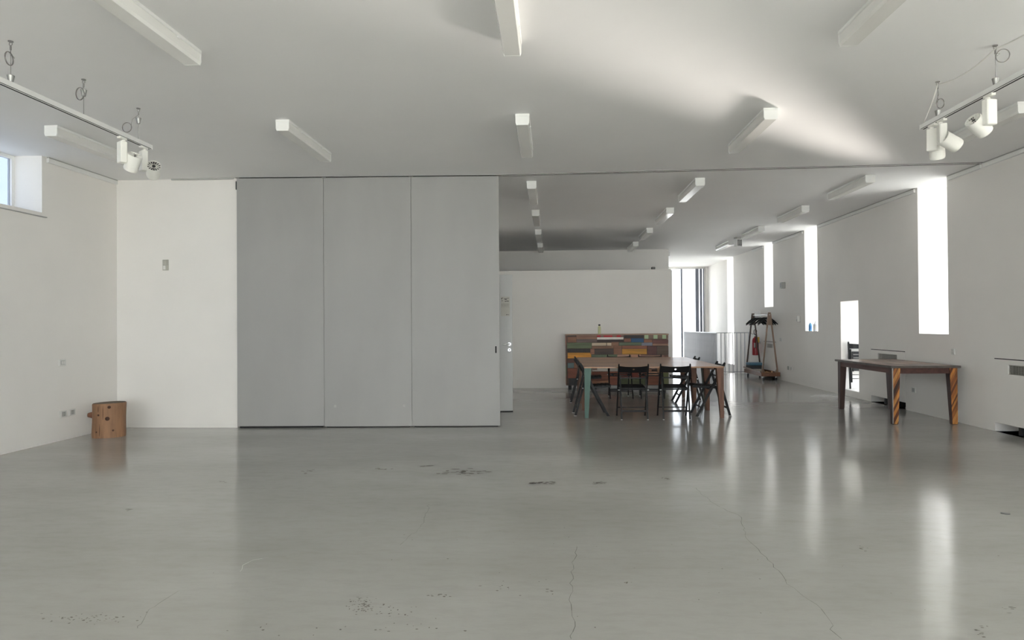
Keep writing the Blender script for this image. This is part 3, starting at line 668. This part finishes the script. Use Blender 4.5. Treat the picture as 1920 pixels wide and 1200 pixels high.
# ------------------------------------------------------------------ big tables
TW0, TW1 = .46, 2.432
OAK = [wood('oak_%d' % k, c, 1.05, 0, .36, .22, .10) for k, c in enumerate([(154, 112, 78), (142, 100, 68), (162, 120, 84), (134, 94, 64)])]
LEGB = wood('leg_brown', (120, 82, 62), .8, 2)
LEGD = wood('leg_dark', (92, 64, 50), 1.1, 2)
TEAL = mat('teal_paint', lin((72, 104, 94)), .5, var=.10, scale=5)
LEGG = mat('grey_green_paint', lin((106, 118, 108)), .55, var=.1, scale=5)
tl = ['reclaimed wood dining table nearest us, with the teal leg', 'reclaimed wood dining table in the middle of three pushed together', 'reclaimed wood dining table nearest the patchwork counter']
TY = [9.945, 10.925, 11.905, 12.885]
for i in range(3):
    y0, y1 = TY[i] + .002, TY[i + 1] - .002
    c = Vector(((TW0 + TW1) / 2, (y0 + y1) / 2, 0)); t = thing('dining_table', tl[i], 'table', c, 0, 'wooden tables pushed together')
    hw, hd = (TW1 - TW0) / 2, (y1 - y0) / 2
    npl = 8; e = [-hd]
    rg = random.Random(20 + i)
    ws = [rg.uniform(.8, 1.3) for _ in range(npl)]; s = sum(ws)
    for q in ws: e.append(e[-1] + q / s * 2 * hd)
    for k in range(npl):
        split = rg.choice([None, rg.uniform(-.5, .5)])
        xs = [(-hw, hw)] if split is None else [(-hw, split), (split, hw)]
        for (a, b) in xs:
            MB().cbox((a + .0006, e[k] + .0006, .714 + rg.uniform(-.001, .001)), (b - .0006, e[k + 1] - .0006, .733 + rg.uniform(-.0008, .0008)), .0015).build('plank', rg.choice(OAK), t)
    fr = MB()
    fr.box((-hw + .13, -hd + .06, .685), (-hw + .19, hd - .06, .7145)).box((hw - .19, -hd + .06, .685), (hw - .13, hd - .06, .7145)).box((-.03, -hd + .06, .69), (.03, hd - .06, .7145))
    fr.build('under_frame', LEGD, t)
    for sx in (-1, 1):
        for sy in (-1, 1):
            x = sx * (hw - .006); y = sy * (hd - .012); wt, wb = .098, .052
            def q(z, ww): return [(x, y, z), (x - sx * ww, y, z), (x - sx * ww, y - sy * ww, z), (x, y - sy * ww, z)]
            m = MB(); m.add(q(0, wb) + q(.45, wb + .028) + q(.7145, wt), [(0, 1, 2, 3), (8, 9, 10, 11)] + [(a + r * 4, (a + 1) % 4 + r * 4, (a + 1) % 4 + r * 4 + 4, a + r * 4 + 4) for r in range(2) for a in range(4)])
            mt = TEAL if (i == 0 and sx < 0 and sy < 0) else (LEGG if (sx > 0 and sy < 0 and i == 1) else (LEGD if i == 2 else LEGB))
            m.build('leg', mt, t)

# ------------------------------------------------------------------ folding chairs
def back_board(mb, w_, z0, z1, y0, lean, hole=True):
    """curved board between the posts; centre line bows backwards, hole in the middle"""
    zc = z0 + (z1 - z0) * .56; r = .016
    def pos(x, z, side):
        bow = -.030 * (1 - (2 * x / w_) ** 2)
        dz = -.012 * (1 - (2 * x / w_) ** 2) * (1 if z > zc else .2)
        y = y0 + lean * (z - z0) + bow
        return (x, y + (.007 if side else -.007), z + dz)
    hs = .034; ring_n = 16
    xs = [-w_ / 2 + (w_ / 2 - hs) * k / 6 for k in range(7)]
    polys = []
    for s in (-1, 1):
        for a, b in zip(xs[:-1], xs[1:]): polys.append([(s * a, z0), (s * b, z0), (s * b, z1), (s * a, z1)])
    sq = []
    for k in range(ring_n):
        a = 2 * PI * k / ring_n; c, s_ = math.cos(a), math.sin(a); f = 1 / max(abs(c), abs(s_))
        hx = c * f * hs; hz = zc + s_ * f * ((z1 - zc) if s_ > 0 else (zc - z0))
        sq.append((hx, hz))
    rd = [(r * math.cos(2 * PI * k / ring_n), zc + r * math.sin(2 * PI * k / ring_n)) for k in range(ring_n)]
    for k in range(ring_n): polys.append([sq[k], sq[(k + 1) % ring_n], rd[(k + 1) % ring_n], rd[k]])
    for p in polys:
        for side in (0, 1): mb.add([pos(x, z, side) for x, z in p], [(0, 1, 2, 3)])
    for k in range(ring_n):
        a, b = rd[k], rd[(k + 1) % ring_n]; mb.add([pos(*a, 0), pos(*b, 0), pos(*b, 1), pos(*a, 1)], [(0, 1, 2, 3)])
    X = [-w_ / 2 + w_ * k / 14 for k in range(15)]
    for z in (z0, z1):
        for a, b in zip(X[:-1], X[1:]): mb.add([pos(a, z, 0), pos(b, z, 0), pos(b, z, 1), pos(a, z, 1)], [(0, 1, 2, 3)])
    for x in (-w_ / 2, w_ / 2): mb.add([pos(x, z0, 0), pos(x, z1, 0), pos(x, z1, 1), pos(x, z0, 1)], [(0, 1, 2, 3)])
    return mb
def make_chair():
    t = thing('folding_chair', 'x', 'chair')
    hw = .205
    def py(z): return .23 - .405 * z / .772
    for s in (-1, 1):
        m = MB(); x = s * hw
        m.bar((x, py(.0), 0), (x, py(.75), .75), .020, .034, ref=(1, 0, 0)); m.bar((x, py(.75), .75), (x, py(.775), .775), .020, .034, .014, .022)
        p = m.build('back_post', BLACK, t)
        MB().cbox((x - .012, py(0) - .02, 0), (x + .012, py(0) + .02, .012), .003).build('foot_cap', RUB, p)
        x2 = s * (hw - .024)
        p = MB().bar((x2, -.085, .60), (x2, -.25, .0), .020, .032).build('rear_leg', BLACK, t)
        MB().cbox((x2 - .012, -.27, 0), (x2 + .012, -.23, .012), .003).build('foot_cap', GREYP, p)
        MB().cyl((x - s * .034, -.085 - .165 * .32, .408), (x + s * .012, -.085 - .165 * .32, .408), .008, n=10).build('pivot_bolt', STEEL, t)
    back_board(MB(), .392, .655, .748, py(.655), -.405 / .772).build('backrest', BLACK, t)
    st_ = MB(); 
    for s in (-1, 1): st_.bar((s * .155, -.085, .408), (s * .155, .275, .428), .022, .026)
    st_.build('seat_rail', BLACK, t)
    for k in range(6):
        y = -.065 + k * .063; z = .436 + (y + .085) / .36 * .02
        MB().cbox((-.178, y - .0275, z - .012), (.178, y + .0275, z + .002), .004).build('seat_slat', BLACK, t)
    MB().bar((-.205, py(.13), .13), (.205, py(.13), .13), .014, .024, ref=(0, 0, 1)).build('front_stretcher', BLACK, t)
    MB().bar((-.18, -.25 + .165 * .2, .12), (.18, -.25 + .165 * .2, .12), .026, .013, ref=(0, 0, 1)).build('rear_stretcher', BLACK, t)
    MB().bar((-.195, -.1, .575), (.195, -.1, .575), .016, .014, ref=(0, 0, 1)).build('top_stretcher', BLACK, t)
    MB().bar((-.205, .22 - .405 * .46 + .02, .40), (.205, .22 - .405 * .46 + .02, .40), .02, .014, ref=(0, 0, 1)).build('seat_stretcher', BLACK, t)
    return t
ch0 = make_chair(); chu = [False]
def chair(x, y, rz, label):
    o = ch0 if not chu[0] else copy_tree(ch0); chu[0] = True
    o.location = (x, y, 0); o.rotation_euler = (0, 0, rz); o['label'] = label; o['group'] = 'black folding chairs round the big table'
chair(1.150, 10.025, 0.0, 'black folding chair with its back to us, next to the teal table leg')
chair(1.738, 10.035, -.02, 'black folding chair with its back to us, right one of two')
chair(2.312, 10.36, PI / 2 + .02, 'black folding chair at the right table side, the nearer one')
chair(2.322, 12.08, PI / 2 - .03, 'black folding chair at the right table side, the farther one')
chair(.578, 10.38, -PI / 2 + .05, 'black folding chair at the left table side, beside the teal leg')
chair(.575, 12.10, -PI / 2 - .02, 'black folding chair at the left table side, the farther one')
chair(1.245, 12.815, PI + .02, 'black folding chair at the far table side, left one facing us')
chair(1.812, 12.815, PI - .02, 'black folding chair at the far table side, right one facing us')

# folded chair parked in the low window niche
fc = thing('folding_chair', 'folded black chair leaning in the low window recess', 'chair', (5.715, 13.17, .115)); fc.rotation_euler = (-.075, 0, 0)
hw = .205
for s in (-1, 1):
    m = MB().bar((s * hw, 0, 0), (s * hw, 0, .85), .020, .034, ref=(1, 0, 0)); m.bar((s * hw, 0, .85), (s * hw, 0, .875), .02, .034, .014, .022); m.build('back_post', BLACK, fc)
    MB().bar((s * (hw - .026), -.014, .12), (s * (hw - .026), -.010, .735), .020, .032).build('rear_leg', BLACK, fc)
back_board(MB(), .392, .745, .838, 0, 0).build('backrest', BLACK, fc)
for k in range(6): MB().cbox((-.165, -.045, .33 + k * .062), (.165, -.031, .382 + k * .062), .004).build('seat_slat', BLACK, fc)
for s in (-1, 1): MB().cbox((s * .15 - .011, -.031, .32), (s * .15 + .011, -.012, .69), .003).build('seat_rail', BLACK, fc)
for z in (.19, .26): MB().bar((-.2, 0, z), (.2, 0, z), .014, .02, ref=(0, 0, 1)).build('stretcher', BLACK, fc)
# bottles on the sill of the second slit window
for (y, x, label, bodyc, h_, r_, capc) in ((14.97, 5.455, 'blue spray bottle on the sill of a slit window', (.12, .36, .62), .17, .032, (.8, .85, .9)), (14.70, 5.46, 'clear pump bottle on the sill of a slit window', (.72, .74, .80), .18, .042, (.75, .75, .78))):
    t = thing('sanitizer_bottle', label, 'bottle', (x, y, 1.17))
    MB().lathe([(0, 0), (r_ * .95, 0), (r_, .008), (r_, h_ * .78), (r_ * .5, h_ * .95), (r_ * .36, h_), (0, h_)], n=18).build('body', mat('bottle_%s' % label[:4], bodyc, .25, var=.05), t)
    MB().lathe([(0, h_), (r_ * .42, h_), (r_ * .42, h_ + .025), (.006, h_ + .028), (.006, h_ + .055), (0, h_ + .055)], n=14).build('pump', mat('pump_%s' % label[:4], capc, .4), t)
    MB().bar((0, 0, h_ + .05), (-.035, 0, h_ + .048), .01, .01, ref=(0, 0, 1)).build('nozzle', PLAST, t)
    MB().lathe([(r_ + .0006, h_ * .2), (r_ + .0006, h_ * .62)], n=18).build('bottle_wrap', PLAST if r_ > .04 else mat('wrap_blue', (.05, .2, .5), .4), t)

# ------------------------------------------------------------------ dark table by the right wall
RT = (4.425, 5.300, 9.325, 11.12)
c = Vector(((RT[0] + RT[1]) / 2, (RT[2] + RT[3]) / 2, 0)); hw, hd = (RT[1] - RT[0]) / 2, (RT[3] - RT[2]) / 2
t = thing('side_table', 'dark mosaic-topped wooden table with striped legs by the right wall', 'table', c)
DRK = [wood('walnut_%d' % k, q, 1.5, 1, .34, .3, .3) for k, q in enumerate([(94, 66, 54), (82, 58, 48), (108, 80, 66), (70, 52, 46), (120, 96, 80)])]
APR = wood('apron_red', (66, 40, 34), 1.5, 1)
MB().cbox((-hw, -hd, .738), (hw, hd, .758), .003).build('top_core', DRK[3], t)
rg = random.Random(9)
nx = 9
for i in range(nx):
    x0 = -hw + .012 + (2 * hw - .024) * i / nx; x1 = -hw + .012 + (2 * hw - .024) * (i + 1) / nx
    y = -hd + .012
    while y < hd - .013:
        y2 = min(hd - .012, y + rg.uniform(.14, .42))
        if hd - .012 - y2 < .06: y2 = hd - .012
        MB().cbox((x0 + .0008, y + .0008, .757), (x1 - .0008, y2 - .0008, .768 + rg.uniform(-.0008, .0008)), .001).build('inlay', rg.choice(DRK), t); y = y2
EDG = mat('worn_edge', (.10, .085, .075), .5, 0, var=.3, scale=10)
for a, b in (((-hw - .004, -hd - .004, .74), (hw + .004, -hd, .768)), ((-hw - .004, hd, .74), (hw + .004, hd + .004, .768)), ((-hw - .004, -hd, .74), (-hw, hd, .768)), ((hw, -hd, .74), (hw + .004, hd, .768))):
    MB().box(a, b).build('edge_strip', EDG, t)
ins = .028
for a, b in (((-hw + ins + .09, -hd + ins + .01, .665), (hw - ins - .09, -hd + ins + .032, .738)), ((-hw + ins + .09, hd - ins - .032, .665), (hw - ins - .09, hd - ins - .01, .738)), ((-hw + ins + .01, -hd + ins + .09, .665), (-hw + ins + .032, hd - ins - .09, .738)), ((hw - ins - .032, -hd + ins + .09, .665), (hw - ins - .01, hd - ins - .09, .738))):
    MB().box(a, b).build('apron', APR, t)
def clip(poly, n, d):
    out = []
    for i in range(len(poly)):
        a, b = poly[i], poly[(i + 1) % len(poly)]; da, db = a[0] * n[0] + a[1] * n[1] - d, b[0] * n[0] + b[1] * n[1] - d
        if da <= 0: out.append(a)
        if (da < 0 < db) or (db < 0 < da): k = da / (da - db); out.append((a[0] + (b[0] - a[0]) * k, a[1] + (b[1] - a[1]) * k))
    return out
STR = [wood('strip_%d' % k, q, 1.05, 2, .45, .3) for k, q in enumerate([(178, 116, 56), (150, 92, 46), (92, 50, 30), (190, 132, 70), (120, 72, 40), (58, 36, 28)])]
for sx in (-1, 1):
    for sy in (-1, 1):
        x = sx * (hw - ins); y = sy * (hd - ins); wt, wb = .098, .066
        def q(z, ww): return [(x, y, z), (x - sx * ww, y, z), (x - sx * ww, y - sy * ww, z), (x, y - sy * ww, z)]
        m = MB(); m.add(q(.004, wb) + q(.738, wt), [(0, 1, 2, 3), (4, 5, 6, 7)] + [(a, (a + 1) % 4, (a + 1) % 4 + 4, a + 4) for a in range(4)])
        lg = m.build('leg', wood('walnut_leg', (70, 48, 42), .9, 2), t)
        if sy < 0:
            lo, hi = (x, x - sx * wb), (x, x - sx * wt)
            fpoly = [(min(lo), .006), (max(lo), .006), (max(hi), .736), (min(hi), .736)]
            nv = Vector((.86, -.50)) if True else None
            nv = Vector((.90, -.43)).normalized()
            dmin = min(p[0] * nv.x + p[1] * nv.y for p in fpoly); dmax = max(p[0] * nv.x + p[1] * nv.y for p in fpoly); d = dmin; rs = random.Random(31 + sx); last = None
            while d < dmax:
                d2 = d + rs.uniform(.014, .036); p = clip(fpoly, (nv.x, nv.y), d2 - .0006); p = clip(p, (-nv.x, -nv.y), -d) if p else p
                if len(p) >= 3:
                    mm = rs.choice([k for k in STR if k is not last]); last = mm
                    MB().prism([(a, y, b) for a, b in p], (0, 0, 0), (0, -.004 - rs.uniform(0, .0015), 0)).build('strip', mm, lg)
                d = d2
        if sx < 0 and sy < 0:
            MB().bar((x - .002, y - .003, .01), (x - .002, y - .003, .735), .012, .012).build('metal_corner', STEEL, lg)
        MB().cbox((min(x, x - sx * wb) + .005, min(y, y - sy * wb) + .005, 0), (max(x, x - sx * wb) - .005, max(y, y - sy * wb) - .005, .006), .001).build('foot_pad', RUB, lg)

# ------------------------------------------------------------------ coat rack trolley
rk = thing('coat_rack', 'wooden wheeled coat rack with two trestle ends by the right wall', 'coat rack', (5.15, 17.40, 0), 0)
RW_ = wood('rack_wood', (126, 104, 88), 1.2, 2); RWd = wood('rack_dark', (70, 54, 46), 1.1, 2); RWt = wood('rack_tray', (112, 76, 54), 1.15, 1)
rx, ry = .20, .72
tray = MB().cbox((-rx, -ry, .10), (rx, ry, .118), .002).build('tray_board', RWt, rk)
for a, b in (((-rx - .018, -ry, .09), (-rx, ry, .185)), ((rx, -ry, .09), (rx + .018, ry, .185)), ((-rx - .018, -ry - .018, .09), (rx + .018, -ry, .185)), ((-rx - .018, ry, .09), (rx + .018, ry + .018, .185))):
    MB().cbox(a, b, .003).build('tray_side', RWt, rk)
for x in (-rx + .05, rx - .05):
    for y in (-ry + .07, ry - .07):
        cs = MB().cyl((x - .014, y, .032), (x + .014, y, .032), .032, n=18).build('caster', RUB, rk)
        MB().cbox((x - .018, y - .016, .045), (x + .018, y + .016, .09), .003).build('caster_fork', STEEL, cs)
for y, m in ((-ry + .05, RW_), (ry - .05, RWd)):
    for s in (-1, 1):
        MB().bar((s * .185, y, .118), (s * .022, y, 1.56), .034, .024, ref=(1, 0, 0)).build('upright', m, rk)
        MB().prism([(s * .188, y - .012, .118), (s * .09, y - .012, .118), (s * .155, y - .012, .27)], (0, 0, 0), (0, .03, 0)).build('gusset', RW_, rk)
    MB().prism([(-.055, y - .014, 1.30), (.055, y - .014, 1.30), (.032, y - .014, 1.60), (-.032, y - .014, 1.60)], (0, 0, 0), (0, .028, 0)).build('head_plate', m, rk)
MB().cyl((0, -ry + .03, 1.545), (0, ry - .03, 1.545), .012, n=12).build('hanging_rod', STEEL, rk)
MB().bar((-rx - .03, -ry - .02, .19), (-rx - .03, ry, .225), .02, .03).build('side_bar', RW_, rk)
def make_hanger():
    t = thing('clothes_hanger', 'black wooden hanger among those on the coat rack rod', 'hanger', (0, 0, 0), 0, 'black hangers on the coat rack')
    pts = [(-.225, 0, -.225), (-.15, 0, -.155), (-.07, 0, -.092), (0, 0, -.066), (.07, 0, -.092), (.15, 0, -.155), (.225, 0, -.225)]
    MB().tube(pts, [.011, .016, .017, .017, .017, .016, .011], 8).build('shoulder_bar', BLACK, t)
    hk = [(0, 0, -.05), (0, 0, -.02), (-.012, 0, -.006)] + [(.0205 * math.cos(a), 0, .0005 + .0205 * math.sin(a)) for a in [PI + .35 - k * .42 for k in range(9)]]
    MB().tube(hk, .0028, 6).build('hook', STEEL, t)
    return t
h0 = make_hanger(); rg = random.Random(4)
for k in range(14):
    o = h0 if k == 0 else copy_tree(h0)
    o.location = (5.15, 17.40 - .58 + k * .088 + rg.uniform(-.01, .01), 1.541); o.rotation_euler = (0, .09 * math.sin(k * 2.3), .16 * math.sin(k * .7 + .4))
# storage box and offcuts on the tray
bx = thing('storage_box', 'blue lidded crate in the far end of the coat rack tray', 'box', (5.13, 17.86, .118))
MB().cbox((-.17, -.17, 0), (.17, .17, .17), .01).build('crate', mat('crate_grey', (.06, .065, .07), .6), bx)
MB().cbox((-.18, -.18, .17), (.18, .18, .235), .012).build('lid', mat('crate_blue', (.07, .17, .26), .6, var=.15), bx)
MB().box((-.10, -.184, .03), (.10, -.17, .085)).build('sticker', PAPER, bx)
for k in range(4):
    o = MB().bar((rg.uniform(-.06, .06), -.07, .0), (rg.uniform(-.06, .06), .07, .03), .035, .03, ref=(0, 0, 1)).build('wood_offcut', wood('offcut', (186, 150, 108), 1.5, 1), None, (4.99 + .105 * k, 17.02 + .05 * (k % 2), .136))
    tag(o, 'pale wood offcut lying in the near end of the coat rack tray', 'wood scrap', 'wood offcuts in the tray')
# fire extinguisher on the wall behind
ex = thing('fire_extinguisher', 'red fire extinguisher with a yellow tag on the wall behind the coat rack', 'extinguisher', (5.275, 18.31, .52))
MB().lathe([(0, 0), (.07, 0), (.082, .012), (.082, .38), (.07, .43), (.03, .462), (.026, .49), (0, .49)], n=26).build('cylinder', mat('extinguisher_red', (.34, .012, .02), .35, var=.05), ex)
MB().cbox((-.02, -.03, .485), (.02, .03, .53), .004).build('valve', STEEL, ex)
MB().bar((-.02, 0, .535), (-.13, -.02, .56), .02, .008, ref=(0, 1, 0)).build('lever', RUB, ex)
MB().tube([(0, -.03, .52), (-.05, -.06, .56), (-.06, -.09, .64), (-.02, -.1, .69), (.01, -.09, .63), (-.01, -.085, .5), (-.03, -.088, .30), (-.03, -.09, .18)], .010, 8).build('hose', RUB, ex)
MB().add([(.0835 * math.cos(-PI * .62 + a * .13), .0835 * math.sin(-PI * .62 + a * .13), z) for z in (.20, .32) for a in range(-3, 3)], [(k, k + 1, k + 7, k + 6) for k in range(5)], True).build('paper_patch', mat('band_grey', (.6, .58, .55), .6), ex)
MB().cbox((-.005, -.098, .33), (.075, -.088, .47), .002).build('yellow_tag', mat('tag_yellow', (.62, .40, .06), .6), ex)
MB().cbox((.05, -.03, .30), (.13, .03, .36), .003).build('wall_bracket', STEEL, ex)
sg = thing('wall_sign', 'white sign plate sticking out of the wall above the extinguisher', 'sign', (RX, 18.29, 1.50))
MB().cbox((-.16, -.004, .0), (-.02, .004, .17), .002).build('sign_plate', mat('sign_white', (.86, .86, .86), .5, var=.005), sg)
MB().cbox((-.02, -.02, .03), (0, .02, .14), .002).build('bracket', WHITE, sg)

# ------------------------------------------------------------------ stair railing
ra = thing('stair_railing', 'grey steel stair railing with thin upright bars at the far end', 'railing', (WELL[0], WELL[2], 0))
ln_y = FAR - .35 - WELL[2]; ln_x = RX - WELL[0] - .02
hr = MB().box((-.02, -.02, 1.085), (ln_x, .02, 1.105)).build('top_rail', RAILM, ra)
MB().box((-.02, .02, 1.085), (.02, ln_y, 1.105)).build('top_rail', RAILM, ra)
MB().box((-.02, -.015, .035), (ln_x, .015, .05)).build('bottom_rail', RAILM, ra); MB().box((-.015, .015, .035), (.015, ln_y, .05)).build('bottom_rail', RAILM, ra)
bar_me = None
def baluster(x, y):
    global bar_me
    if bar_me is None:
        o = MB().box((-.020, -.006, 0), (.020, .006, 1.085)).build('baluster', RAILM, ra); bar_me = o.data
    else:
        o = bpy.data.objects.new('baluster', bar_me); COL.objects.link(o); o.parent = ra
    o.location = (x, y, 0); return o
for k in range(9): baluster(.05 + k * .105 - .05, 0).rotation_euler = (0, 0, PI / 2 - .0)
for k in range(1, int(ln_y / .105)): baluster(0, k * .105)
